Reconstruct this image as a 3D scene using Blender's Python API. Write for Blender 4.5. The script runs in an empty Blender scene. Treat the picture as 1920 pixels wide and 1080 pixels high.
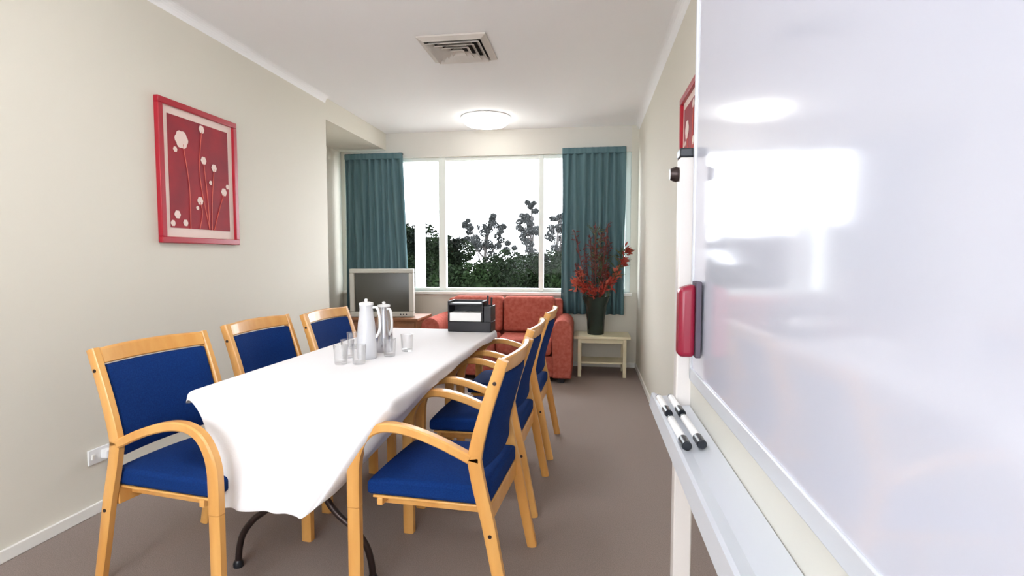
import bpy, bmesh, math, random
from mathutils import Vector, Matrix
random.seed(7)
C = bpy.context.scene.collection
SC = bpy.context.scene
PI = math.pi

# ------------------------------------------------------------ camera, world, exposure
pitch = math.atan(60/1000); yaw = math.atan(145*math.cos(pitch)/1000)
cd = bpy.data.cameras.new('camera'); cam = bpy.data.objects.new('camera', cd); C.objects.link(cam)
cam.location = (0, 0, 1.28); cam.rotation_euler = (PI/2-pitch, 0, yaw)
cd.sensor_width = 36; cd.lens = 36*1000/1920; cd.clip_start = 0.02
SC.camera = cam
SC.view_settings.view_transform = 'Standard'; SC.view_settings.look = 'None'
SC.view_settings.exposure = 1.25; SC.view_settings.gamma = 1; SC.view_settings.use_curve_mapping = False
w = bpy.data.worlds.new('overcast'); SC.world = w; w.use_nodes = True
nt = w.node_tree; bg = nt.nodes['Background']
bg.inputs[0].default_value = (0.895, 0.94, 1.0, 1); bg.inputs[1].default_value = 4.6
LAMP = 9.0          # radiance of the ceiling lamps' diffusers

# ------------------------------------------------------------ materials
def lin(c):
    return tuple(((v/255)/12.92 if v/255 <= .04045 else ((v/255+.055)/1.055)**2.4) for v in c)+(1,)
def mat(name, col, rough=.6, metal=0, noise=None, bump=None, trans=0, spec=.5, coat=0, sheen=0):
    m = bpy.data.materials.new(name); m.use_nodes = True; t = m.node_tree; b = t.nodes['Principled BSDF']
    b.inputs['Base Color'].default_value = lin(col); b.inputs['Roughness'].default_value = rough
    b.inputs['Metallic'].default_value = metal; b.inputs['Specular IOR Level'].default_value = spec
    b.inputs['Coat Weight'].default_value = coat; b.inputs['Sheen Weight'].default_value = sheen
    b.inputs['Transmission Weight'].default_value = trans
    tc = t.nodes.new('ShaderNodeTexCoord')
    if noise:
        sc, col2, stretch = noise
        mp = t.nodes.new('ShaderNodeMapping'); mp.inputs['Scale'].default_value = stretch
        n = t.nodes.new('ShaderNodeTexNoise'); n.inputs['Scale'].default_value = sc; n.inputs['Detail'].default_value = 6
        r = t.nodes.new('ShaderNodeValToRGB'); r.color_ramp.elements[0].color = lin(col); r.color_ramp.elements[1].color = lin(col2)
        r.color_ramp.elements[0].position = .35; r.color_ramp.elements[1].position = .65
        t.links.new(tc.outputs['Object'], mp.inputs[0]); t.links.new(mp.outputs[0], n.inputs['Vector'])
        t.links.new(n.outputs[0], r.inputs[0]); t.links.new(r.outputs[0], b.inputs['Base Color'])
    if bump:
        sc, st = bump
        n = t.nodes.new('ShaderNodeTexNoise'); n.inputs['Scale'].default_value = sc; n.inputs['Detail'].default_value = 4
        bp = t.nodes.new('ShaderNodeBump'); bp.inputs['Strength'].default_value = st; bp.inputs['Distance'].default_value = .01
        t.links.new(tc.outputs['Object'], n.inputs['Vector']); t.links.new(n.outputs[0], bp.inputs['Height'])
        t.links.new(bp.outputs[0], b.inputs['Normal'])
    return m
def glass(name, tint=(1, 1, 1), refl=.06, milk=0, milkcol=(.9, .9, .92)):
    m = bpy.data.materials.new(name); m.use_nodes = True; t = m.node_tree; t.nodes.clear()
    o = t.nodes.new('ShaderNodeOutputMaterial'); tr = t.nodes.new('ShaderNodeBsdfTransparent'); gl = t.nodes.new('ShaderNodeBsdfGlossy')
    tr.inputs[0].default_value = (*tint, 1); gl.inputs['Roughness'].default_value = .03
    lw = t.nodes.new('ShaderNodeLayerWeight'); lw.inputs[0].default_value = .35 if milk else .12
    mx = t.nodes.new('ShaderNodeMixShader'); mm = t.nodes.new('ShaderNodeMath'); mm.operation = 'MULTIPLY_ADD'
    mm.inputs[1].default_value = .6; mm.inputs[2].default_value = refl
    t.links.new(lw.outputs['Facing'] if milk else lw.outputs['Fresnel'], mm.inputs[0]); t.links.new(mm.outputs[0], mx.inputs[0])
    t.links.new(tr.outputs[0], mx.inputs[1]); t.links.new(gl.outputs[0], mx.inputs[2]); last = mx
    if milk:
        d = t.nodes.new('ShaderNodeBsdfDiffuse'); d.inputs[0].default_value = (*milkcol, 1)
        m2 = t.nodes.new('ShaderNodeMixShader'); m2.inputs[0].default_value = milk
        t.links.new(mx.outputs[0], m2.inputs[1]); t.links.new(d.outputs[0], m2.inputs[2]); last = m2
    t.links.new(last.outputs[0], o.inputs[0]); return m
def emit(name, col, s):
    m = bpy.data.materials.new(name); m.use_nodes = True; t = m.node_tree; b = t.nodes['Principled BSDF']
    b.inputs['Base Color'].default_value = (.9, .9, .88, 1); b.inputs['Emission Color'].default_value = (*col, 1); b.inputs['Emission Strength'].default_value = s
    return m
M = dict(
    wall=mat('cream_wall_paint', (224, 219, 206), .75, bump=(60, .03)),
    ceil=mat('white_ceiling_paint', (249, 248, 248), .85),
    panel=mat('off_white_panel', (222, 218, 210), .8),
    trim=mat('white_gloss_trim', (238, 236, 230), .35),
    carpet=mat('grey_brown_carpet', (144, 130, 124), .95, noise=(260, (166, 151, 144), (1, 1, 1)), bump=(500, .5), spec=.1),
    wood=mat('golden_beech', (216, 154, 80), .35, noise=(14, (228, 172, 98), (1, 1, .12)), coat=.25),
    blue=mat('blue_wool', (12, 44, 104), .9, noise=(180, (16, 54, 118), (1, 1, 1)), bump=(700, .3), spec=.15),
    cloth=mat('white_linen', (246, 245, 247), .8, bump=(220, .08), spec=.2),
    dmetal=mat('dark_bronze_metal', (62, 50, 48), .35, metal=.6),
    frame=mat('white_window_frame', (236, 240, 234), .4),
    teal=mat('teal_curtain', (88, 116, 124), .85, noise=(30, (102, 130, 136), (1, 1, .05)), spec=.1),
    tvgrey=mat('warm_grey_plastic', (196, 192, 182), .5),
    screen=mat('tv_screen', (72, 70, 62), .3),
    dark=mat('black_plastic', (28, 26, 32), .4),
    brown=mat('brown_wood', (150, 98, 62), .5, noise=(12, (128, 82, 50), (1, .15, 1))),
    sofa=mat('terracotta_fabric', (172, 86, 74), .9, noise=(28, (190, 106, 92), (1, 1, 1)), bump=(300, .3), spec=.1),
    cream=mat('cream_painted_wood', (222, 212, 180), .5),
    vase=mat('dark_green_glazed', (34, 48, 42), .2),
    stem=mat('green_brown_stem', (86, 92, 56), .7),
    stemdark=mat('dark_red_stem', (104, 52, 50), .7),
    petal=mat('orange_red_petal', (176, 68, 48), .6, noise=(20, (150, 44, 36), (1, 1, 1))),
    petal2=mat('coral_petal', (196, 98, 76), .6),
    redframe=mat('crimson_lacquer', (176, 30, 48), .3),
    mount=mat('pale_pink_mount', (238, 216, 206), .8),
    artred=mat('red_print', (166, 34, 46), .7, noise=(5, (138, 34, 48), (1, 1, 1))),
    blossom=mat('cream_blossom', (240, 214, 204), .6),
    artstem=mat('print_stem', (206, 92, 78), .6),
    board=mat('white_enamel', (204, 206, 220), .10, spec=.55, coat=.1),
    alu=mat('satin_aluminium', (214, 218, 226), .4, metal=.25),
    lightmetal=mat('white_powder_coat', (216, 210, 207), .4),
    beige=mat('beige_rail', (208, 206, 198), .5),
    eraser=mat('crimson_plastic', (138, 18, 48), .3),
    felt=mat('dark_felt', (92, 84, 96), .95),
    white=mat('white_plastic', (240, 240, 240), .35),
    black=mat('black_cap', (22, 26, 34), .3),
    grey=mat('vent_metal', (214, 206, 198), .5),
    ductshade=mat('painted_duct_shade', (40, 36, 34), .9),
    lamp=emit('added_lamp_diffuser', (.98, .985, .99), LAMP),
    lampdim=emit('lamp_diffuser_dim', (1.0, .985, .93), LAMP*.35),
    glass=glass('clear_glass', refl=.05, milk=.045),
    jug=glass('frosted_jug', refl=.08, milk=.5, milkcol=(.92, .93, .97)),
    pane=glass('window_glass', refl=.0),
    steel=mat('brushed_steel', (200, 200, 205), .25, metal=.9),
    paper=mat('white_paper', (246, 246, 244), .8),
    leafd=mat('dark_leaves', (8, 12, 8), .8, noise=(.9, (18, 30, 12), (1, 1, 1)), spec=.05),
    leafg=mat('grey_gum_leaves', (48, 50, 50), .8, spec=.05),
    bark=mat('grey_bark', (60, 56, 54), .9),
    paleground=mat('pale_bounce_ground', (158, 156, 148), .95),
)

# ------------------------------------------------------------ mesh helpers
def bx(bm, x0, x1, y0, y1, z0, z1, mtx=None):
    vs = [bm.verts.new((x, y, z)) for x in (x0, x1) for y in (y0, y1) for z in (z0, z1)]
    if mtx: 
        for v in vs: v.co = mtx @ v.co
    for f in ((0, 1, 3, 2), (4, 6, 7, 5), (0, 4, 5, 1), (2, 3, 7, 6), (0, 2, 6, 4), (1, 5, 7, 3)):
        bm.faces.new([vs[i] for i in f])
def box(*a, **k):
    bm = bmesh.new(); bx(bm, *a, **k); return bm
def tube(bm, pts, r, n=10, cap=True):
    pts = [Vector(p) for p in pts]; rings = []
    rs = r if isinstance(r, (list, tuple)) else [r]*len(pts)
    up = Vector((0, 0, 1)); prev = None
    for i, p in enumerate(pts):
        d = (pts[min(i+1, len(pts)-1)]-pts[max(i-1, 0)]).normalized()
        if prev is None:
            a = up if abs(d.dot(up)) < .95 else Vector((1, 0, 0)); prev = d.cross(a).normalized()
        prev = (prev-d*prev.dot(d)).normalized(); b = d.cross(prev)
        rings.append([bm.verts.new(p+prev*math.cos(2*PI*k/n)*rs[i]+b*math.sin(2*PI*k/n)*rs[i]) for k in range(n)])
    for a, b in zip(rings, rings[1:]):
        for k in range(n): bm.faces.new((a[k], a[(k+1) % n], b[(k+1) % n], b[k]))
    if cap: bm.faces.new(rings[0][::-1]); bm.faces.new(rings[-1])
def lathe(bm, prof, n=28, c=(0, 0, 0), close=False):
    rings = []
    for r, z in prof:
        if r < 1e-5: rings.append([bm.verts.new((c[0], c[1], c[2]+z))])
        else: rings.append([bm.verts.new((c[0]+r*math.cos(2*PI*k/n), c[1]+r*math.sin(2*PI*k/n), c[2]+z)) for k in range(n)])
    for a, b in zip(rings, rings[1:]):
        for k in range(n):
            q = [a[k % len(a)], a[(k+1) % n % len(a)], b[(k+1) % n % len(b)], b[k % len(b)]]
            q = list(dict.fromkeys(q))
            if len(q) > 2: bm.faces.new(q)
def ribbon(bm, pts, t, w, yc, thick=None):
    """rectangular bar following pts in the XZ plane, t across in plane, w along y"""
    rings = []; P = [Vector((p[0], 0, p[1])) for p in pts]
    for i, p in enumerate(P):
        d = (P[min(i+1, len(P)-1)]-P[max(i-1, 0)]).normalized(); n = Vector((-d.z, 0, d.x)); tt = (thick[i] if thick else t)/2
        c = tt*.3; cw = w/2*.3; h = w/2
        prof = [(-tt, -h+cw), (-tt+c, -h), (tt-c, -h), (tt, -h+cw), (tt, h-cw), (tt-c, h), (-tt+c, h), (-tt, h-cw)]
        rings.append([bm.verts.new((p.x+n.x*a, yc+b, p.z+n.z*a)) for a, b in prof])
    for a, b in zip(rings, rings[1:]):
        for k in range(8): bm.faces.new((a[k], a[(k+1) % 8], b[(k+1) % 8], b[k]))
    bm.faces.new(rings[0][::-1]); bm.faces.new(rings[-1])
def smooth_path(p, n=6):
    out = []
    for i in range(len(p)-1):
        a = p[max(i-1, 0)]; b = p[i]; c = p[i+1]; d = p[min(i+2, len(p)-1)]
        for k in range(n):
            t = k/n
            out.append(tuple(.5*((2*b[j])+(-a[j]+c[j])*t+(2*a[j]-5*b[j]+4*c[j]-d[j])*t*t+(-a[j]+3*b[j]-3*c[j]+d[j])*t**3) for j in range(len(b))))
    out.append(tuple(p[-1])); return out
def obj(name, bm, m, parent=None, bevel=0, seg=2, sub=0, smooth=True, solid=0, angle=40):
    bmesh.ops.recalc_face_normals(bm, faces=bm.faces)
    me = bpy.data.meshes.new(name); bm.to_mesh(me); bm.free()
    for mm in (m if isinstance(m, list) else [m]): me.materials.append(mm)
    if smooth:
        for p in me.polygons: p.use_smooth = True
        me.set_sharp_from_angle(angle=math.radians(angle))
    o = bpy.data.objects.new(name, me); C.objects.link(o)
    if parent: o.parent = parent
    if solid: s = o.modifiers.new('solid', 'SOLIDIFY'); s.thickness = solid; s.offset = 0
    if bevel:
        b = o.modifiers.new('bevel', 'BEVEL'); b.width = bevel; b.segments = seg; b.limit_method = 'ANGLE'; b.angle_limit = math.radians(40)
    if sub: s = o.modifiers.new('sub', 'SUBSURF'); s.levels = sub; s.render_levels = sub
    return o
def struct(name, bm, m, parent=None, **k):
    o = obj(name, bm, m, parent, **k)
    if not parent: o['kind'] = 'structure'
    return o
def tag(o, label, cat, group=None):
    o['label'] = label; o['category'] = cat
    if group: o['group'] = group
    return o
def thing(name, label, cat, loc=(0, 0, 0), rz=0, group=None):
    o = bpy.data.objects.new(name, None); C.objects.link(o); o.location = loc; o.rotation_euler = (0, 0, rz)
    o.empty_display_size = .1
    return tag(o, label, cat, group)
def dup(root, loc, rz, label, group=None):
    r = root.copy(); C.objects.link(r); r.location = loc; r.rotation_euler = (0, 0, rz); r['label'] = label
    if group: r['group'] = group
    for ch in list(root.children):
        c = ch.copy(); C.objects.link(c); c.parent = r
        for g in list(ch.children):
            d = g.copy(); C.objects.link(d); d.parent = c
    return r

# ------------------------------------------------------------ room shell
XL, XR, YB, YF, H = -2.42, .54, 6.2, -2.2, 2.74
XA, YA = -3.0, 4.71            # alcove beside the window
struct('floor', box(-3.2, .7, YF-.1, YB+.15, -.1, 0), M['carpet'], smooth=False)
struct('ceiling', box(-3.2, .7, YF-.1, YB+.15, H, H+.1), M['ceil'], smooth=False)
bm = bmesh.new(); bx(bm, XL-.12, XL, YF, YA, 0, H); bx(bm, XA-.12, XL-.12, YA-.12, YA, 0, H); bx(bm, XA-.12, XA, YA, YB, 0, H)
struct('wall_left', bm, M['wall'], smooth=False)
struct('wall_right', box(XR, XR+.12, YF, YB, 0, H), M['wall'], smooth=False)
bm = bmesh.new()
bx(bm, XL-.12, -2.15, YF-.1, YF, 0, H); bx(bm, .3, XR+.12, YF-.1, YF, 0, H); bx(bm, -2.15, .3, YF-.1, YF, 0, .75); bx(bm, -2.15, .3, YF-.1, YF, 2.5, H)
struct('wall_front', bm, M['wall'], smooth=False)
bm = bmesh.new()
bx(bm, -2.15, .3, YF-.08, YF-.03, .75, .80); bx(bm, -2.15, .3, YF-.08, YF-.03, 2.45, 2.5)
for a, b in ((-2.15, -2.10), (-1.35, -1.30), (-.55, -.50), (.25, .3)): bx(bm, a, b, YF-.09, YF-.03, .75, 2.5)
fill_win = struct('added_fill_window', bm, M['frame'], bevel=.004)  # unseen window added behind the camera to brighten the room
for a, b in ((-2.1, -1.35), (-1.3, -.55), (-.5, .25)):
    struct('pane', box(a, b, YF-.06, YF-.054, .80, 2.45), M['pane'], fill_win, smooth=False)
WX0, WX1, WZ0, WZ1 = -2.95, .46, .86, 2.45
bm = bmesh.new()
bx(bm, XA-.12, WX0, YB, YB+.14, 0, H); bx(bm, WX1, XR+.12, YB, YB+.14, 0, H)
bx(bm, WX0, WX1, YB, YB+.14, 0, WZ0); bx(bm, WX0, WX1, YB, YB+.14, WZ1, H)
struct('wall_back', bm, M['wall'], smooth=False)
struct('trim_1', box(XA, XL, YA, YB, H-.20, H-.001), M['wall'], smooth=False)      # lowered alcove ceiling
struct('trim_6', box(WX0, WX1, YB-.012, YB, WZ1, H), M['panel'], smooth=False)      # white panel over the window
# coved cornices
def cornice(name, x, s, y0, y1):
    bm = bmesh.new(); R = .055; prof = [(0, 0)]+[(R*(1-math.sin(a)), -R*(1-math.cos(a))) for a in [i*PI/2/6 for i in range(7)]]
    prof = [(0, 0), (R, 0)]+[(R-R*math.sin(i*PI/12), -R+R*math.cos(i*PI/12)) for i in range(1, 6)]+[(0, -R)]
    ra = [bm.verts.new((x+s*a, y0, H+b)) for a, b in prof]; rb = [bm.verts.new((x+s*a, y1, H+b)) for a, b in prof]
    n = len(prof)
    for k in range(n): bm.faces.new((ra[k], ra[(k+1) % n], rb[(k+1) % n], rb[k]))
    bm.faces.new(ra); bm.faces.new(rb)
    struct(name, bm, M['ceil'], smooth=False)
cornice('trim_2', XL, 1, YF, YA); cornice('trim_3', XR, -1, YF, YB)
def skirt(name, boxes):
    bm = bmesh.new()
    for b in boxes: bx(bm, *b)
    struct(name, bm, M['trim'], bevel=.004)
skirt('baseboard_left', [(XL, XL+.014, YF, YA, 0, .055), (XA, XL+.014, YA, YA+.014, 0, .055), (XA, XA+.014, YA, YB, 0, .055)])
skirt('baseboard_right', [(XR-.014, XR, YF, YB, 0, .055)])
skirt('baseboard_back', [(XA, XR, YB-.014, YB, 0, .055)])
# window
FY0, FY1 = YB+.03, YB+.10
bm = bmesh.new()
bx(bm, WX0, WX1, FY0, FY1, WZ1-.04, WZ1); bx(bm, WX0, WX1, FY0, FY1, WZ0, WZ0+.04)
for a, b in ((WX0, WX0+.07), (WX1-.06, WX1), (-1.785, -1.70), (-.585, -.53)): bx(bm, a, b, FY0-.01, FY1, WZ0, WZ1)
win = struct('window_1', bm, M['frame'], bevel=.004)
for a, b in ((WX0+.07, -1.785), (-1.70, -.585), (-.53, WX1-.06)):
    struct('pane', box(a, b, FY0+.03, FY0+.036, WZ0+.04, WZ1-.04), M['pane'], win, smooth=False)
struct('trim_4', box(WX0-.02, WX1+.02, YB-.07, YB+.03, WZ0-.035, WZ0), M['trim'], bevel=.005)
# the white outside post of the building, seen through the left pane
struct('trim_5', box(-2.41, -2.29, 7.2, 7.3, -3, 4), M['frame'], smooth=False)

# ------------------------------------------------------------ curtains
def curtain(x0, x1, z0, z1, y, n, label, flare=0):
    t = thing('curtain', label, 'curtain', ((x0+x1)/2, y, z0), 0, 'teal curtains at the window')
    bm = bmesh.new(); W = x1-x0; nu = n*10; rows = []
    rnd = [random.uniform(-.3, .3) for _ in range(nu+1)]
    for j in range(13):
        v = j/12; row = []
        for i in range(nu+1):
            u = i/nu; ph = u*n*2*PI+.5*math.sin(3*u*PI)+.25*math.sin(v*3+u*9)
            amp = .018+.016*v
            row.append(bm.verts.new(((u-.5)*W+flare*v*u+.006*math.sin(v*5+u*20), amp*math.sin(ph)+.004*rnd[i], (z1-z0)*(1-v)-.0)))
        rows.append(row)
    for a, b in zip(rows, rows[1:]):
        for i in range(nu): bm.faces.new((a[i], a[i+1], b[i+1], b[i]))
    obj('drape', bm, M['teal'], t, solid=.004, angle=180)
    bm = bmesh.new(); bx(bm, -W/2, W/2, -.022, .022, z1-z0-.07, z1-z0+.0); obj('heading', bm, M['teal'], t, bevel=.01)
    bm = bmesh.new(); tube(bm, [(-W/2, .03, z1-z0-.01), (W/2, .03, z1-z0-.01)], .01); obj('rail', bm, M['dmetal'], t)
    return t
curtain(-2.9, -2.19, .62, 2.49, 6.1, 9, 'teal pleated curtain drawn to the left of the window behind the television', flare=.09)
curtain(-.31, .39, .62, 2.49, 6.1, 8, 'teal pleated curtain hanging at the right of the window behind the flowers')

# ------------------------------------------------------------ ceiling lamps and vent
def lamp(x, y, label, m='lamp'):
    t = thing('ceiling_light', label, 'ceiling light', (x, y, H), 0, 'round ceiling lights')
    bm = bmesh.new(); lathe(bm, [(0, 0), (.26, 0), (.265, -.004), (.265, -.010), (.26, -.014), (0, -.014)], 40); obj('base_ring', bm, M['white'], t)
    bm = bmesh.new(); lathe(bm, [(.258, -.014), (.25, -.045), (.21, -.08), (.14, -.097), (.06, -.104), (0, -.105)], 40); obj('diffuser', bm, M[m], t)
    return t
lamp(-1.09, 5.62, 'round white dome light glowing on the ceiling near the window', 'lampdim')
lamp(-1.0, 1.7, 'added fill light, a round white dome out of view above the near end of the table')  # this light and the next are out of view, added as fill
lamp(-1.0, -.9, 'added fill light, a round white dome out of view behind the camera')
t = thing('ceiling_vent', 'square ceiling air vent with stepped pale louvres', 'vent', (-.92, 3.74, H), 0)
def ring(bm, a0, z0, a1, z1):
    va = [bm.verts.new((sx*a0, sy*a0, z0)) for sx, sy in ((-1, -1), (1, -1), (1, 1), (-1, 1))]
    vb = [bm.verts.new((sx*a1, sy*a1, z1)) for sx, sy in ((-1, -1), (1, -1), (1, 1), (-1, 1))]
    for k in range(4): bm.faces.new((va[k], va[(k+1) % 4], vb[(k+1) % 4], vb[k]))
bm = bmesh.new(); ring(bm, .235, -.002, .235, -.012); ring(bm, .235, -.012, .195, -.03); ring(bm, .195, -.03, .195, -.002); obj('frame', bm, M['grey'], t, smooth=False, solid=.002)
for a in (.185, .14, .095, .05):
    bm = bmesh.new(); ring(bm, a, -.042, a-.036, -.008); obj('louvre', bm, M['grey'], t, smooth=False, solid=.0025)
obj('duct_shade_sheet', box(-.19, .19, -.19, .19, -.006, -.003), M['ductshade'], t, smooth=False)  # flat dark sheet, paints the shade of the hollow behind the louvres

# ------------------------------------------------------------ pictures
def picture(label, W, Hh, loc, rz, group):
    """local: x across, z up, faces -y"""
    t = thing('framed_picture', label, 'picture', loc, rz, group)
    f = .036
    bm = bmesh.new()
    for a in ((-W/2, W/2, -.03, 0, 0, f), (-W/2, W/2, -.03, 0, Hh-f, Hh), (-W/2, -W/2+f, -.03, 0, f, Hh-f), (W/2-f, W/2, -.03, 0, f, Hh-f)): bx(bm, *a)
    obj('frame', bm, M['redframe'], t, bevel=.004)
    obj('mount', box(-W/2+f, W/2-f, -.012, -.002, f, Hh-f), M['mount'], t, smooth=False)
    g = .08; pr = obj('print', box(-W/2+g, W/2-g, -.0145, -.012, g+.01, Hh-g), M['artred'], t, smooth=False)
    w2, h2 = W-2*g, Hh-2*g-.01
    bl = bmesh.new(); st = bmesh.new()
    def P(u, v, d=0): return (-W/2+g+u*w2, -.016-d, g+.01+v*h2)
    for u, v, r in ((.2, .80, .052), (.53, .95, .024), (.1, .70, .016), (.55, .66, .024), (.73, .61, .024), (.66, .46, .014), (.9, .39, .026), (.97, .45, .016), (.47, .27, .025), (.42, .20, .013), (.1, .12, .024), (.22, .05, .02), (.03, .04, .018)):
        c = P(u, v)
        n = 6
        for k in range(n):
            a = 2*PI*k/n
            cc = (c[0]+r*.5*math.cos(a), c[1]-.0003*k, c[2]+r*.5*math.sin(a))
            vs = [bl.verts.new((cc[0]+r*.55*math.cos(2*PI*q/12), cc[1], cc[2]+r*.55*math.sin(2*PI*q/12))) for q in range(12)]
            bl.faces.new(vs)
    obj('blossom', bl, M['blossom'], pr, smooth=False)
    for pts in (((.62, 0), (.6, .3), (.55, .64)), ((.66, 0), (.68, .3), (.73, .6)), ((.45, 0), (.5, .15), (.47, .26)), ((.7, 0), (.8, .2), (.9, .37)), ((.3, 0), (.3, .4), (.22, .76)), ((.62, 0), (.48, .5), (.53, .93))):
        tube(st, [P(*q) for q in smooth_path(pts, 5)], .0025, 5)
    obj('stem', st, M['artstem'], pr, smooth=False)
    return t
picture('red framed picture of pale blossoms on a red ground, on the left wall', .675, .825, (XL, 3.055, 1.356), PI/2, 'red framed pictures')
picture('red framed picture on the right wall, mostly hidden behind the whiteboard', .675, .825, (XR, 2.92, 1.356), -PI/2, 'red framed pictures')
# socket
t = thing('power_socket', 'white power socket low on the left wall behind the nearest chair', 'socket', (XL, 2.285, .29), PI/2)
obj('plate', box(-.058, .058, -.01, 0, -.038, .038), M['white'], t, bevel=.003)
obj('switch', box(-.045, -.03, -.016, -.008, -.012, .012), M['trim'], t, bevel=.002)
obj('plug', box(.005, .045, -.045, -.008, -.022, .022), M['white'], t, bevel=.006)

# ------------------------------------------------------------ chairs (local: faces +x)
def make_chair():
    t = thing('armchair', '', 'chair', group='blue wooden armchairs around the table')
    fx = .275
    for s in (-1, 1):
        y = s*.248
        bm = bmesh.new(); ribbon(bm, [(fx, 0), (fx, .2), (fx, .355)], .048, .036, y); obj('leg', bm, M['wood'], t)
        bm = bmesh.new()
        path = [(fx, .357), (fx, .45), (fx-.003, .52), (fx-.02, .58), (fx-.055, .632), (fx-.11, .66), (fx-.18, .662), (fx-.26, .645), (fx-.34, .618), (fx-.40, .592), (fx-.445, .572)]
        sp = smooth_path(path, 4)
        th = [.048 if i < 8 else max(.034, .048-.0012*(i-8)) for i in range(len(sp))]
        ribbon(bm, sp, .04, .038, y, th); obj('armrest', bm, M['wood'], t)
        # rear leg up to the knee, then the back post
        bm = bmesh.new(); ribbon(bm, smooth_path([(-.305, 0), (-.27, .17), (-.237, .34), (-.205, .47), (-.185, .575)], 4), .044, .032, y, [.040+.008*math.sin(i/16*PI/2) for i in range(17)])
        obj('leg', bm, M['wood'], t)
        bm = bmesh.new(); ribbon(bm, smooth_path([(-.185, .565), (-.203, .65), (-.237, .77), (-.29, .925)], 4), .044, .032, y, [.05-.001*i for i in range(13)])
        o = obj('back_post', bm, M['wood'], t)
        for (px, pz) in ((-.245, .305), (-.263, .845)):
            bm = bmesh.new(); lathe(bm, [(0, 0), (.007, 0), (.007, .003), (0, .003)], 10)
            for v in bm.verts: v.co = Vector((px+v.co.x, y+s*(.0155+v.co.z), pz+v.co.y))
            obj('screw', bm, M['dmetal'], o)
    # seat frame
    bm = bmesh.new()
    for s in (-1, 1): bx(bm, -.212, fx-.08, s*.17-.011, s*.17+.011, .345, .386)
    bx(bm, fx-.10, fx-.078, -.229, .229, .358, .386); bx(bm, -.235, -.21, -.232, .232, .32, .386)
    bx(bm, -.235, fx-.06, -.226, .226, .384, .394)
    obj('seat_frame', bm, M['wood'], t, bevel=.003)
    # seat cushion
    bm = bmesh.new(); nu, nv = 10, 10; L0, L1, Wd = -.235, fx-.036, .228
    def grid(zf, flip):
        g = [[bm.verts.new((L0+(L1-L0)*i/nu, -Wd+2*Wd*j/nv, zf(i/nu, j/nv))) for j in range(nv+1)] for i in range(nu+1)]
        for i in range(nu):
            for j in range(nv):
                q = (g[i][j], g[i+1][j], g[i+1][j+1], g[i][j+1]); bm.faces.new(q[::-1] if flip else q)
        return g
    def crown(u, v): return .458+.022*math.sin(PI*v)**.6*math.sin(PI*min(1, .12+u*.85))**.6-.012*max(0, u-.8)*5
    a = grid(crown, False); b = grid(lambda u, v: .3945, True)
    edge = [(i, 0) for i in range(nu)]+[(nu, j) for j in range(nv)]+[(nu-i, nv) for i in range(nu)]+[(0, nv-j) for j in range(nv)]
    for k in range(len(edge)):
        p, q = edge[k], edge[(k+1) % len(edge)]
        bm.faces.new((a[p[0]][p[1]], b[p[0]][p[1]], b[q[0]][q[1]], a[q[0]][q[1]]))
    obj('seat', bm, M['blue'], t, bevel=.014, seg=3)
    # back pad, gently bowed
    bm = bmesh.new(); sp = smooth_path([(-.188, .515), (-.19, .60), (-.218, .71), (-.262, .862)], 3); ny = 10
    fr = []; bk = []
    for i, (x, z) in enumerate(sp):
        e = 1 if 0 < i < len(sp)-1 else .55
        fr.append([]); bk.append([])
        for j in range(ny+1):
            y = -.226+.452*j/ny; bow = -.03*(1-(y/.226)**2); ee = e if 0 < j < ny else .6
            fr[-1].append(bm.verts.new((x+bow+.02*ee, y, z))); bk[-1].append(bm.verts.new((x+bow-.018*ee, y, z)))
    for i in range(len(sp)-1):
        for j in range(ny):
            bm.faces.new((fr[i][j], fr[i][j+1], fr[i+1][j+1], fr[i+1][j])); bm.faces.new((bk[i][j], bk[i+1][j], bk[i+1][j+1], bk[i][j+1]))
    for i in range(len(sp)-1):
        bm.faces.new((fr[i][0], fr[i+1][0], bk[i+1][0], bk[i][0])); bm.faces.new((fr[i][ny], bk[i][ny], bk[i+1][ny], fr[i+1][ny]))
    for j in range(ny):
        bm.faces.new((fr[0][j], bk[0][j], bk[0][j+1], fr[0][j+1])); bm.faces.new((fr[-1][j], fr[-1][j+1], bk[-1][j+1], bk[-1][j]))
    obj('backrest', bm, M['blue'], t, bevel=.006)
    # top rail, bowed
    bm = bmesh.new(); ra = []
    for j in range(13):
        y = -.235+.47*j/12; bow = -.03*(1-(y/.235)**2); bw = .006*(1-(y/.235)**2)
        ra.append([bm.verts.new(p) for p in ((-.252+bow, y, .868), (-.27+bow, y, .926+bw), (-.293+bow, y, .926+bw), (-.276+bow, y, .868))])
    for a, b in zip(ra, ra[1:]):
        for k in range(4): bm.faces.new((a[k], a[(k+1) % 4], b[(k+1) % 4], b[k]))
    bm.faces.new(ra[0]); bm.faces.new(ra[-1])
    obj('top_rail', bm, M['wood'], t, bevel=.006)
    return t
ch = make_chair()
spots = [(-1.553, 1.975, -8, 'blue padded wooden armchair nearest the camera on the left of the table'),
         (-1.545, 2.71, -4, 'blue padded wooden armchair in the middle of the left row, against the table'),
         (-1.42, 3.25, -3, 'blue padded wooden armchair farthest along the left side of the table, by the jugs'),
         (-.56, 2.05, 176, 'blue padded wooden armchair nearest the camera on the right of the table'),
         (-.555, 2.80, 178, 'blue padded wooden armchair in the middle of the right row, between two others'),
         (-.53, 3.55, 178, 'blue padded wooden armchair farthest along the right of the table, in front of the sofa')]
for i, (x, y, a, lab) in enumerate(spots):
    if i == 0: ch.location = (x, y, 0); ch.rotation_euler = (0, 0, math.radians(a)); ch['label'] = lab
    else: dup(ch, (x, y, 0), math.radians(a), lab)

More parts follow.
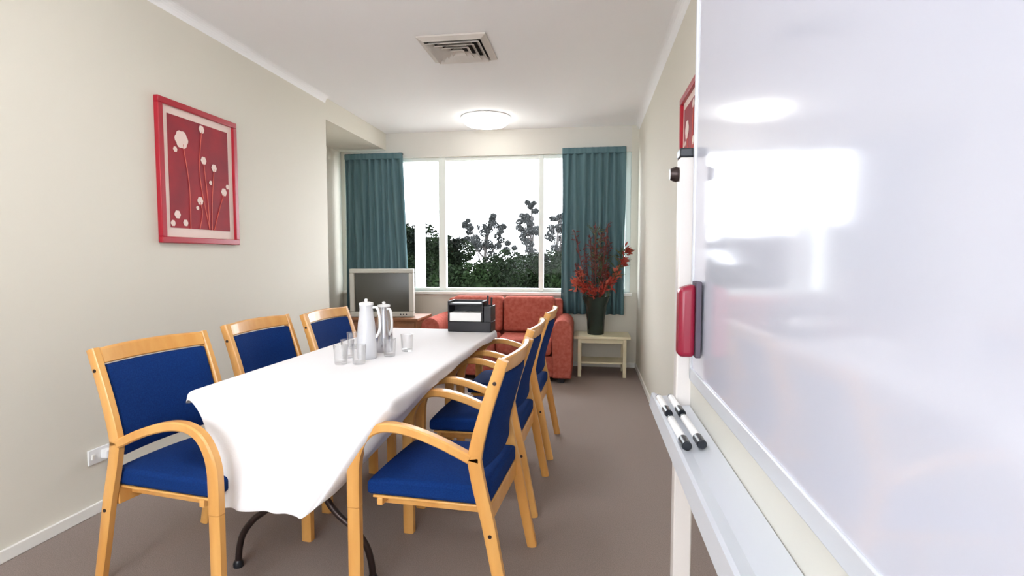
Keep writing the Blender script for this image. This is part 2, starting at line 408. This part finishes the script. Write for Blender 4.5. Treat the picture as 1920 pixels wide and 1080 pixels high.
# ------------------------------------------------------------ table and cloth
TX, TY, TR, TW, TL = -1.105, 2.80, math.radians(-1.6), .83, 1.92
t = thing('folding_table', 'long folding table with dark metal legs under the white cloth', 'table', (TX, TY, 0), TR)
obj('tabletop', box(-TW/2, TW/2, -TL/2, TL/2, .715, .745), M['brown'], t, bevel=.004)
for s in (-1, 1):
    yy = s*(TL/2-.10)
    for sx in (-1, 1):
        bm = bmesh.new()
        tube(bm, smooth_path([(sx*.295, yy, .008), (sx*.29, yy, .07), (sx*.27, yy, .14), (sx*.22, yy, .205), (sx*.15, yy, .26), (sx*.10, yy, .33), (sx*.085, yy, .45), (sx*.085, yy, .714)], 5), .0135, 10)
        lg = obj('leg', bm, M['dmetal'], t)
        bm = bmesh.new(); lathe(bm, [(0, 0), (.02, 0), (.02, .015), (.014, .028), (0, .028)], 14, (sx*.295, yy, 0)); obj('foot', bm, M['black'], lg)
    bm = bmesh.new(); tube(bm, [(-.09, yy, .40), (.09, yy, .40)], .009); tube(bm, [(0, yy, .40), (0, yy-s*.38, .712)], .008); obj('brace', bm, M['dmetal'], t)
# cloth
bm = bmesh.new(); a = TW/2+.008; y0, y1 = -TL/2-.01, TL/2+.01; zt = .7495
NX = 40
def wob(u, v): return .0012*math.sin(9*u+4*v)+.0008*math.sin(23*u-7*v)
rows = []
NY = 40
# side hang at left/right: two extra columns each side
def colx(i):      # returns x, dz for columns
    if i == 0: return -a-.004, -.042
    if i == 1: return -a-.003, -.02
    if i == NX+3: return a+.003, -.02
    if i == NX+4: return a+.004, -.042
    return -a+(i-2)*2*a/NX, 0
for j in range(NY+1):
    v = j/NY; y = y0+(y1-y0)*v; row = []
    for i in range(NX+5):
        x, dz = colx(i)
        if dz: x += .004*math.sin(v*17+i); dz *= 1.15+.18*math.sin(v*7+i)+.12*math.sin(v*23)
        row.append(bm.verts.new((x, y, zt+dz+(wob(i/NX, v) if not dz else 0)*.5)))
    rows.append(row)
for r0, r1 in zip(rows, rows[1:]):
    for i in range(NX+4): bm.faces.new((r0[i], r0[i+1], r1[i+1], r1[i]))
# front drape
NV = 26; prev = rows[0]; edge = []
for j in range(1, NV+1):
    v = j/NV; row = []
    for i in range(NX+5):
        u = i/(NX+4)
        drop = .428-.010*math.sin(u*PI*2+.3)
        drop *= (1-.10*max(0, (u-.85)/.15)**1.3)       # right corner sweeps up
        drop *= (1-.03*max(0, (.05-u)/.05))
        xl = -a-.004+.138*(1-math.exp(-v*6))
        xr = a+.004-.27*v
        x = xl+(xr-xl)*u
        amp = .004+.020*v
        yy = y0-.006-.018*math.sin(min(1, v*3)*PI/2)+amp*(math.sin(u*11+1.2)*.55+math.sin(u*25+.5+v*2)*.28+math.sin(u*43+v*5)*.1)-.02*v*(u > .8)*((u-.8)/.2)-.035*v*(1-u)**2
        row.append(bm.verts.new((x, yy-.004, zt-.002-drop*v)))
    for i in range(NX+4): bm.faces.new((prev[i], row[i], row[i+1], prev[i+1]))
    prev = row; edge.append(row[-1])
last = [rows[0][-1]]+edge
for j in range(1, 13):
    sv = j/12; jj = j; top = rows[jj][-1]; Ls = .36*(1-sv)**1.5; col = [top]
    if j < 12:
        for q in range(1, NV+1):
            f = q/NV; col.append(bm.verts.new((top.co.x-.27*(Ls/.36)*f+.006*math.sin(sv*9+f*3), top.co.y-.04*f*(1-sv), top.co.z-Ls*f)))
        for q in range(NV): bm.faces.new((last[q], last[q+1], col[q+1], col[q]))
    else:
        for q in range(NV): bm.faces.new((last[q], last[q+1], top))
    last = col
# back hang
row = [bm.verts.new((v.co.x, y1+.006, v.co.z-.05-.006*math.sin(i*.4))) for i, v in enumerate(rows[-1])]
for i in range(NX+4): bm.faces.new((rows[-1][i], rows[-1][i+1], row[i+1], row[i]))
cl = obj('tablecloth', bm, M['cloth'], solid=.003, sub=1, angle=180)
cl.location = (TX, TY, 0); cl.rotation_euler = (0, 0, TR)
tag(cl, 'white cloth over the long table, hanging low at the near end', 'tablecloth')

# ------------------------------------------------------------ on the table
ZT = .7515
def jug(loc, h, r, rz, label, m):
    t = thing('water_jug', label, 'jug', loc, rz, 'water jugs on the table')
    bm = bmesh.new()
    prof = [(0, .0), (r*.92, 0), (r, .012), (r*1.0, h*.25), (r*.86, h*.6), (r*.66, h*.85), (r*.7, h*.93), (r*.66, h*.93), (r*.62, h*.85), (r*.82, h*.6), (r*.94, h*.25), (r*.92, .02), (0, .016)]
    lathe(bm, prof, 28); obj('body', bm, m, t)
    bm = bmesh.new(); lathe(bm, [(0, h*.925), (r*.72, h*.925), (r*.72, h*.96), (r*.4, h*.975), (r*.16, h*.98), (r*.2, h*1.01), (r*.1, h*1.03), (0, h*1.03)], 24); obj('lid', bm, M['white'], t)
    bm = bmesh.new(); tube(bm, smooth_path([(r*.66, 0, h*.88), (r*1.1, 0, h*.87), (r*1.35, 0, h*.72), (r*1.35, 0, h*.5), (r*.95, 0, h*.36)], 5), .007, 10); obj('handle', bm, M['white'], t)
jug((-1.135, 2.60, ZT), .30, .050, math.radians(10), 'tall frosted water jug standing nearer the camera among the glasses', M['jug'])
jug((-1.12, 2.80, ZT), .27, .048, math.radians(-30), 'steel water jug with a pale handle standing just behind the frosted jug', M['steel'])
def tumbler():
    t = obj('glass_tumbler', None or (lambda b: (lathe(b, [(0, 0), (.027, 0), (.030, .006), (.035, .095), (.0335, .095), (.0285, .012), (0, .010)], 24), b)[1])(bmesh.new()), M['glass'])
    return t
tb = tumbler()
gl = [(-1.20, 2.44, 'clear glass tumbler closest to the near left edge of the jug group'),
      (-1.115, 2.46, 'clear glass tumbler directly in front of the frosted jug'),
      (-1.24, 2.60, 'clear glass tumbler left of the frosted jug'),
      (-1.04, 2.67, 'clear glass tumbler right of the frosted jug, towards the right edge'),
      (-1.0, 2.83, 'clear glass tumbler to the right of the steel jug'),
      (-1.33, 2.86, 'clear glass tumbler standing apart at the left table edge before the far chair')]
for i, (x, y, lab) in enumerate(gl):
    o = tb if i == 0 else tb.copy()
    if i: C.objects.link(o)
    o.location = (x, y, ZT); tag(o, lab, 'glass', 'glass tumblers around the jugs')
# desk organiser
t = thing('desk_organiser', 'black desk organiser at the far right end of the table', 'organiser', (-.82, 3.68, ZT), math.radians(-2))
w2, d2 = .155, .075
obj('tray_base', box(-w2, w2, -d2, d2, 0, .072), M['dark'], t, bevel=.005)
bm = bmesh.new(); bx(bm, -w2, -w2+.012, -d2, d2, .073, .215); bx(bm, .088, .1, -d2, d2, .073, .215); bx(bm, -w2, .1, d2-.01, d2, .073, .215); obj('side_panel', bm, M['dark'], t, bevel=.003)
obj('top_shelf', box(-w2, .1, -d2, d2, .185, .2), M['dark'], t, bevel=.003)
bm = bmesh.new(); bx(bm, .104, w2, -d2, -d2+.008, .073, .18); bx(bm, .104, w2, d2-.008, d2, .073, .18); bx(bm, w2-.008, w2, -d2+.008, d2-.008, .073, .18); obj('pen_holder', bm, M['dark'], t, bevel=.002)
pp = obj('paper_stack', box(-.14, .085, -.078, .055, 0, .06), M['paper'], None, bevel=.002); pp.location = (-.82, 3.68, ZT+.075); pp.rotation_euler = (0, 0, math.radians(-2))
tag(pp, 'stack of white paper inside the black desk organiser', 'paper')
for i, (x, y, h, lab) in enumerate(((.115, -.04, .25, 'dark pen standing leftmost in the desk organiser'), (.135, .0, .235, 'dark pen standing rightmost in the desk organiser'))):
    bm = bmesh.new(); tube(bm, [(0, 0, 0), (0, 0, .15), (0, 0, h-.075), (0, 0, h-.07)], [.006, .007, .007, .004], 10)
    o = obj('pen', bm, M['black']); o.location = (-.82+x, 3.68+y, ZT+.074); o.rotation_euler = (0, math.radians(3), 0); tag(o, lab, 'pen', 'pens in the desk organiser')

# ------------------------------------------------------------ television and stand
t = thing('tv_cabinet', 'low brown wooden cabinet under the television', 'cabinet', (-2.115, 5.47, 0))
obj('carcass', box(-.37, .37, -.22, .22, .06, .61), M['brown'], t, bevel=.004)
obj('cabinet_top', box(-.39, .385, -.25, .25, .61, .64), M['brown'], t, bevel=.005)
obj('plinth', box(-.35, .35, -.19, .2, 0, .06), M['dark'], t)
for s in (-1, 1):
    d = obj('door', box(min(0, s*.35)+.004, max(0, s*.35)-.004, -.238, -.221, .08, .59), M['brown'], t, bevel=.003)
    bm = bmesh.new(); tube(bm, [(s*.04, -.239, .3), (s*.04, -.255, .31), (s*.04, -.255, .39), (s*.04, -.239, .4)], .005, 8); obj('handle', bm, M['steel'], d)
t = thing('television', 'boxy grey tube television standing in the window corner', 'television', (-2.16, 5.38, .641), math.radians(8))
W, HH = .335, .505
bm = bmesh.new()
bx(bm, -W, W, -.06, .02, 0, .055); bx(bm, -W, W, -.06, .02, HH-.045, HH); bx(bm, -W, -W+.05, -.06, .02, .055, HH-.045); bx(bm, W-.05, W, -.06, .02, .055, HH-.045)
obj('bezel', bm, M['tvgrey'], t, bevel=.008, seg=3)
bm = bmesh.new(); n = 8; g = [[bm.verts.new((-W+.045+(2*W-.09)*i/n, -.045+.02*(((i/n-.5)*2)**2+((j/n-.5)*2)**2)*.5, .05+(HH-.09)*j/n)) for j in range(n+1)] for i in range(n+1)]
for i in range(n):
    for j in range(n): bm.faces.new((g[i][j], g[i+1][j], g[i+1][j+1], g[i][j+1]))
obj('screen', bm, M['screen'], t, angle=180)
bm = bmesh.new(); f = [bm.verts.new(p) for p in ((-W+.01, .02, .01), (W-.01, .02, .01), (W-.01, .02, HH-.01), (-W+.01, .02, HH-.01))]
k = [bm.verts.new(p) for p in ((-W+.12, .33, .04), (W-.12, .33, .04), (W-.12, .33, HH-.12), (-W+.12, .33, HH-.12))]
bm.faces.new(f); bm.faces.new(k)
for i in range(4): bm.faces.new((f[i], f[(i+1) % 4], k[(i+1) % 4], k[i]))
obj('rear_housing', bm, M['tvgrey'], t, bevel=.02, seg=3)
bm = bmesh.new()
for x in (.2, .23, .26): lathe(bm, [(0, 0), (.007, 0), (.007, .004), (0, .004)], 10, (x, 0, 0))
for v in bm.verts: v.co = Vector((v.co.x, -.0615-v.co.z, .028+v.co.y))
obj('button', bm, M['dark'], t)

# ------------------------------------------------------------ sofa
t = thing('sofa', 'terracotta red fabric sofa under the window', 'sofa', (-.945, 5.66, 0))
SW, SD = .775, .36
obj('base', box(-SW+.1, SW-.1, -SD+.03, SD-.02, .05, .27), M['sofa'], t, bevel=.02)
for s in (-1, 1):
    bm = bmesh.new(); x0 = s*SW; x1 = s*(SW-.19)
    prof = [(x0, .05)]+[((x0+x1)/2+s*.095*math.cos(a)*1.04, .54+.1*math.sin(a)) for a in [i*PI/8 for i in range(9)]]+[(x1, .05)]
    A = [bm.verts.new((p[0], -SD, p[1])) for p in prof]; B = [bm.verts.new((p[0], SD, p[1])) for p in prof]; n = len(prof)
    for k in range(n): bm.faces.new((A[k], A[(k+1) % n], B[(k+1) % n], B[k]))
    bm.faces.new(A); bm.faces.new(B); obj('arm', bm, M['sofa'], t, bevel=.015, seg=3)
    obj('seat_cushion', box(min(0, s*.58)+.005, max(0, s*.58)-.005, -SD-.01, SD-.2, .275, .44), M['sofa'], t, bevel=.045, seg=4)
    bm = box(min(0, s*.58)+.005, max(0, s*.58)-.005, SD-.24, SD-.08, .445, .83)
    for v in bm.verts:
        if v.co.z > .6: v.co.y += .06
    obj('back_cushion', bm, M['sofa'], t, bevel=.045, seg=4)
    for q in (-1, 1): obj('foot', box(s*(SW-.1)-.03, s*(SW-.1)+.03, q*(SD-.07)-.03, q*(SD-.07)+.03, 0, .05), M['dark'], t)
bm = box(-SW+.12, SW-.12, SD-.1, SD, .05, .80)
for v in bm.verts:
    if v.co.z > .6: v.co.y += .04
obj('back_frame', bm, M['sofa'], t, bevel=.03, seg=3)

# ------------------------------------------------------------ side table, vase, flowers
t = thing('side_table', 'small cream wooden side table with a lower shelf, in the right corner', 'table', (.14, 5.83, 0))
obj('tabletop', box(-.295, .295, -.2, .2, .405, .435), M['cream'], t, bevel=.004)
for sx in (-1, 1):
    for sy in (-1, 1): obj('leg', box(sx*.235-.018, sx*.235+.018, sy*.165-.018, sy*.165+.018, 0, .405), M['cream'], t, bevel=.003)
obj('shelf', box(-.25, .25, -.15, .15, .135, .155), M['cream'], t, bevel=.003)
obj('apron', box(-.217, .217, -.172, -.158, .36, .405), M['cream'], t)
VX, VY, VZ = .075, 5.82, .4355
t = thing('vase', 'dark green flared vase holding flowers on the side table', 'vase', (VX, VY, VZ))
bm = bmesh.new(); lathe(bm, [(0, 0), (.085, 0), (.09, .01), (.095, .15), (.115, .3), (.15, .41), (.142, .41), (.105, .3), (.085, .15), (.08, .02), (0, .02)], 32); obj('body', bm, M['vase'], t)
t = thing('flower_arrangement', 'arrangement of orange red flowers and tall dark stems in the green vase', 'flowers', (VX, VY, VZ+.03))
def petal(bm, c, d, L, Wd):
    d = Vector(d).normalized(); s = d.cross(Vector((random.uniform(-1, 1), random.uniform(-1, 1), random.uniform(-1, 1)))).normalized(); nrm = d.cross(s)
    pts = [c, c+d*L*.45+s*Wd+nrm*.01, c+d*L, c+d*L*.45-s*Wd+nrm*.01]
    bm.faces.new([bm.verts.new(p) for p in pts])
for i in range(13):     # red blooms
    a = random.uniform(0, 2*PI); tilt = random.uniform(.2, .85)
    if i < 6: a = (PI if i % 2 else 0)+random.uniform(-.5, .5); tilt = random.uniform(.6, 1.0)
    dx, dy = math.cos(a)*.22*tilt, math.sin(a)*.14*tilt; h = random.uniform(.42, .62)
    if i < 8: dx, dy, h = ((-.21, .02, .50), (.14, 0, .52), (-.12, -.05, .47), (.21, .03, .62), (.27, .0, .74), (.31, .02, .86), (-.16, .04, .60), (.06, -.06, .44))[i]
    st = obj('flower_stem', (lambda b: (tube(b, smooth_path([(dx*.1, dy*.1, .0), (dx*.35, dy*.35, .33), (dx, dy, h)], 4), .004, 6), b)[1])(bmesh.new()), M['stem'], t)
    bm = bmesh.new(); c = Vector((dx, dy, h))
    for q in range(34):
        d = Vector((random.gauss(dx*3, .7), random.gauss(dy*3, .7), random.gauss(.5, .6)))
        petal(bm, c+Vector((random.gauss(0, .018), random.gauss(0, .018), random.gauss(0, .025))), d, random.uniform(.04, .085), random.uniform(.009, .018))
    obj('bloom', bm, M['petal'] if i % 3 else M['petal2'], st, smooth=False, solid=.001)
for i in range(16):     # tall spikes
    a = random.uniform(0, 2*PI); r = random.uniform(.05, .34); dx, dy = math.cos(a)*r, math.sin(a)*r*.45; h = random.uniform(.75, 1.2)-abs(dx)*.35
    green = i % 4 == 0
    bm = bmesh.new(); path = smooth_path([(dx*.1, dy*.1, 0), (dx*.3, dy*.3, .38), (dx*.75, dy*.75, h*.75), (dx, dy, h)], 5)
    tube(bm, path, [.004-.0025*k/len(path) for k in range(len(path))], 6)
    st = obj('spray_stem', bm, M['stem'] if green else M['stemdark'], t)
    bm = bmesh.new(); tube(bm, path[8:], .0045, 6)
    for q in range(40):
        k = random.uniform(.45, 1); p = Vector(path[int(k*(len(path)-1))])
        p2 = Vector(path[min(len(path)-1, int(k*(len(path)-1))+1)]); p = p.lerp(p2, random.random())
        petal(bm, p, (random.gauss(0, 1), random.gauss(0, 1), random.gauss(.9, .5)), random.uniform(.03, .075) if not green else random.uniform(.08, .16), .007)
    obj('spray_leaf', bm, M['stem'] if green else M['stemdark'], st, smooth=False, solid=.001)

# ------------------------------------------------------------ whiteboard on its stand
BX = .26
BY0, BY1, BZ0, BZ1 = -.42, 1.40, .985, 2.09
t = thing('whiteboard', 'large glossy mobile whiteboard filling the right side, on a white stand', 'whiteboard', (BX, .49, 0))
def L(x0, x1, y0, y1, z0, z1): return box(x0-BX, x1-BX, y0-.49, y1-.49, z0, z1)
obj('writing_surface', L(BX, BX+.02, BY0+.012, BY1-.012, BZ0+.012, BZ1-.012), M['board'], t, smooth=False)
bm = bmesh.new()
for q in ((BX-.004, BX+.024, BY0, BY1, BZ0-.022, BZ0+.012), (BX-.004, BX+.024, BY0, BY1, BZ1-.012, BZ1+.012), (BX-.004, BX+.024, BY0, BY0+.012, BZ0, BZ1), (BX-.004, BX+.024, BY1-.012, BY1+.006, BZ0-.02, BZ1)):
    bx(bm, q[0]-BX, q[1]-BX, q[2]-.49, q[3]-.49, q[4], q[5])
obj('edge_frame', bm, M['alu'], t, bevel=.003)
obj('lower_rail', L(BX+.002, BX+.03, BY0, BY1+.06, .885, .962), M['beige'], t, bevel=.003)
bm = bmesh.new(); prof = [(BX, .885), (BX, .894), (.205, .889), (.183, .897), (.176, .896), (.170, .862), (.176, .858), (.19, .868), (BX, .872)]
A = [bm.verts.new((p[0]-BX, BY0-.49, p[1])) for p in prof]; B = [bm.verts.new((p[0]-BX, 1.52-.49, p[1])) for p in prof]; n = len(prof)
for k in range(n): bm.faces.new((A[k], A[(k+1) % n], B[(k+1) % n], B[k]))
bm.faces.new(A); bm.faces.new(B); obj('pen_tray', bm, M['alu'], t, smooth=False)
for yy in (1.415, -.48):
    p = obj('post', L(.226, .272, yy, yy+.045, .06, 1.53), M['lightmetal'], t, bevel=.004)
    obj('end_cap', L(.225, .273, yy-.001, yy+.046, 1.531, 1.553), M['black'], p, bevel=.003)
    bm = bmesh.new(); lathe(bm, [(0, 0), (.018, 0), (.02, .008), (.014, .022), (0, .022)], 16)
    for v in bm.verts: v.co = Vector((.226-BX-v.co.z, yy+.022-.49+v.co.x, 1.49+v.co.y))
    obj('pivot_knob', bm, M['dmetal'], p)
    obj('base_foot', L(.02, .48, yy+.0, yy+.045, .03, .06), M['lightmetal'], t, bevel=.004)
    for xx in (.05, .45):
        bm = bmesh.new(); lathe(bm, [(0, -.012), (.026, -.012), (.03, -.006), (.03, .006), (.026, .012), (0, .012)], 16)
        for v in bm.verts: v.co = Vector((xx-BX+v.co.x, yy+.022-.49+v.co.z, .0305+v.co.y))
        obj('castor', bm, M['black'], t)
# eraser
t = thing('board_eraser', 'crimson whiteboard eraser stuck upright at the board edge', 'eraser', (BX-.0045, 1.288, 1.045))
bm = box(-.050, -.012, -.024, .026, 0, .172)
for v in bm.verts:
    if v.co.x < -.03 and v.co.z > .1: v.co.z -= .012
obj('grip', bm, M['eraser'], t, bevel=.012, seg=4)
obj('felt_pad', box(-.0125, -.0005, -.026, .028, 0, .176), M['felt'], t, bevel=.002)
# markers
def marker(y0, x, Ln, lab, cap_near=True, red=False):
    t = thing('whiteboard_marker', lab, 'marker', (x, y0, .8995), math.radians(1.5), 'markers on the pen tray')
    def cyl(a, b, r, mm, nm):
        bm = bmesh.new(); tube(bm, [(0, a, 0), (0, a+.002, 0), (0, b-.002, 0), (0, b, 0)], [r*.8, r, r, r*.8], 16); return obj(nm, bm, mm, t)
    cyl(.04, Ln-.01, .0085, M['white'], 'barrel'); cyl(0, .045, .0098, M['black'], 'cap'); cyl(Ln-.012, Ln, .0078, M['black'], 'end_plug')
    return t
marker(1.08, .196, .19, 'white marker with black cap, near pair on the pen tray, side away from the board').location.z = .9015
marker(1.085, .226, .19, 'white marker with black cap, near pair on the pen tray, side against the board').location.z = .9045
marker(1.30, .192, .16, 'white marker with black cap, far pair on the pen tray, side away from the board').location.z = .9015
marker(1.295, .222, .16, 'white marker with black cap, far pair on the pen tray, side against the board').location.z = .9045

# ------------------------------------------------------------ outside
struct('ground', box(-40, 40, 6.5, 80, -3.1, -3), M['paleground'], smooth=False)  # ground colour lightened to bounce daylight up to the ceiling
def leaves(bm, c, r, n, s):
    for _ in range(n):
        while True:
            p = Vector((random.uniform(-1, 1), random.uniform(-1, 1), random.uniform(-1, 1)))
            if p.length < 1: break
        p = p*(p.length**-.35 if p.length > .1 else 1)
        q = Vector(c)+Vector((p.x*r[0], p.y*r[1], p.z*r[2]))
        a = Vector((random.gauss(0, 1), random.gauss(0, 1), random.gauss(0, 1))).normalized()*s*random.uniform(.6, 1.3)
        b = a.cross(Vector((random.gauss(0, 1), random.gauss(0, 1), random.gauss(0, 1)))).normalized()*s*.6
        bm.faces.new([bm.verts.new(q+v) for v in (-a, b, a, -b)])
def bushtree(x, y, top, r, n, lab):
    t = thing('tree', lab, 'tree', (x, y, -3), 0, 'dark trees outside the window')
    bm = bmesh.new(); hh = top+3; rd = min(r*.6, 1.3)
    for k in range(14):
        cx = random.uniform(-.62, .62)*r; cz = hh-.55-random.uniform(0, hh*.5)*(.3+.7*random.random()) if k > 3 else hh-.5-random.uniform(0, .25)
        if k <= 3: cx = (k-1.5)*.42*r
        leaves(bm, (cx, random.uniform(-.3, .3)*rd, cz), (r*.42, rd*.7, .5), n//5, .06)
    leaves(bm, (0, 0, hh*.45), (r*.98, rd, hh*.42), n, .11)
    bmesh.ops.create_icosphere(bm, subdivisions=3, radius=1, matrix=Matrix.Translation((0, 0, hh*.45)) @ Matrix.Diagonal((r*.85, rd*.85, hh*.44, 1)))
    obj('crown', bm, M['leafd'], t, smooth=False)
    bm = bmesh.new(); tube(bm, [(0, 0, 0), (.1, 0, hh*.2), (0, .05, hh*.3)], [.22, .16, .1], 10); obj('trunk', bm, M['bark'], t)
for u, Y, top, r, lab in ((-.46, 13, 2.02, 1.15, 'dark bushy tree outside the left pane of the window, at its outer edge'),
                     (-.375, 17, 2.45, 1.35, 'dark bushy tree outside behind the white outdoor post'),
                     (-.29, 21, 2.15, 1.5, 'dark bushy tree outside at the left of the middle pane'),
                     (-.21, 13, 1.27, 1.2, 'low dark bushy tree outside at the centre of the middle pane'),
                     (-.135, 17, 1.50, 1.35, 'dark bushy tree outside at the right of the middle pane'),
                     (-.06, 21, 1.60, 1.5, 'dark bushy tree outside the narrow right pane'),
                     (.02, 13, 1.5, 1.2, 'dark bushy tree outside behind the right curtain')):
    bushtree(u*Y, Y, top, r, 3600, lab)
def gum(x, y, top, blobs, lab):
    t = thing('gum_tree', lab, 'tree', (x, y, -3), 0, 'tall sparse trees outside the window')
    bm = bmesh.new(); hh = top+3
    tube(bm, smooth_path([(0, 0, 0), (.1, 0, hh*.4), (-.05, 0, hh*.7), (.05, 0, hh*.96)], 4), [.16-.135*k/12 for k in range(13)], 8)
    for bxx, bz, r in blobs:
        z0 = max(2.2, bz-1.2); tube(bm, smooth_path([(0, 0, z0), (bxx*.5, 0, (z0+bz)/2-.1), (bxx, 0, bz)], 3), [.06, .05, .045, .04, .03, .02, .012], 6)
    obj('trunk', bm, M['bark'], t)
    bm = bmesh.new()
    for bxx, bz, r in blobs:
        for _ in range(5): leaves(bm, (bxx+random.gauss(0, r*.5), random.gauss(0, r*.5), bz+random.gauss(0, r*.6)), (r*.5, r*.5, r*.4), 240, .045)
    obj('foliage', bm, M['leafg'], t, smooth=False)
gum(-.195*24.5, 24.5, 2.9, [(-.9, 5.3, .35), (-.85, 5.75, .25), (.1, 5.6, .45), (.25, 5.95, .3), (.75, 5.3, .35), (0, 4.9, .5), (-.5, 4.7, .5), (.7, 4.6, .4), (1.2, 4.7, .3)], 'tall sparse grey gum tree outside the middle of the window')
gum(-.108*24, 24, 3.6, [(.0, 6.55, .25), (-.35, 5.9, .35), (.15, 5.9, .35), (-.4, 5.3, .35), (.1, 5.2, .4), (-.1, 4.7, .4)], 'tall sparse grey gum tree outside left of the narrow window bar')
gum(-.058*24.5, 24.5, 3.2, [(.0, 6.0, .3), (.2, 5.5, .4), (-.2, 5.3, .4), (.1, 4.9, .4), (-.1, 4.5, .4)], 'tall sparse grey gum tree outside the narrow right pane')
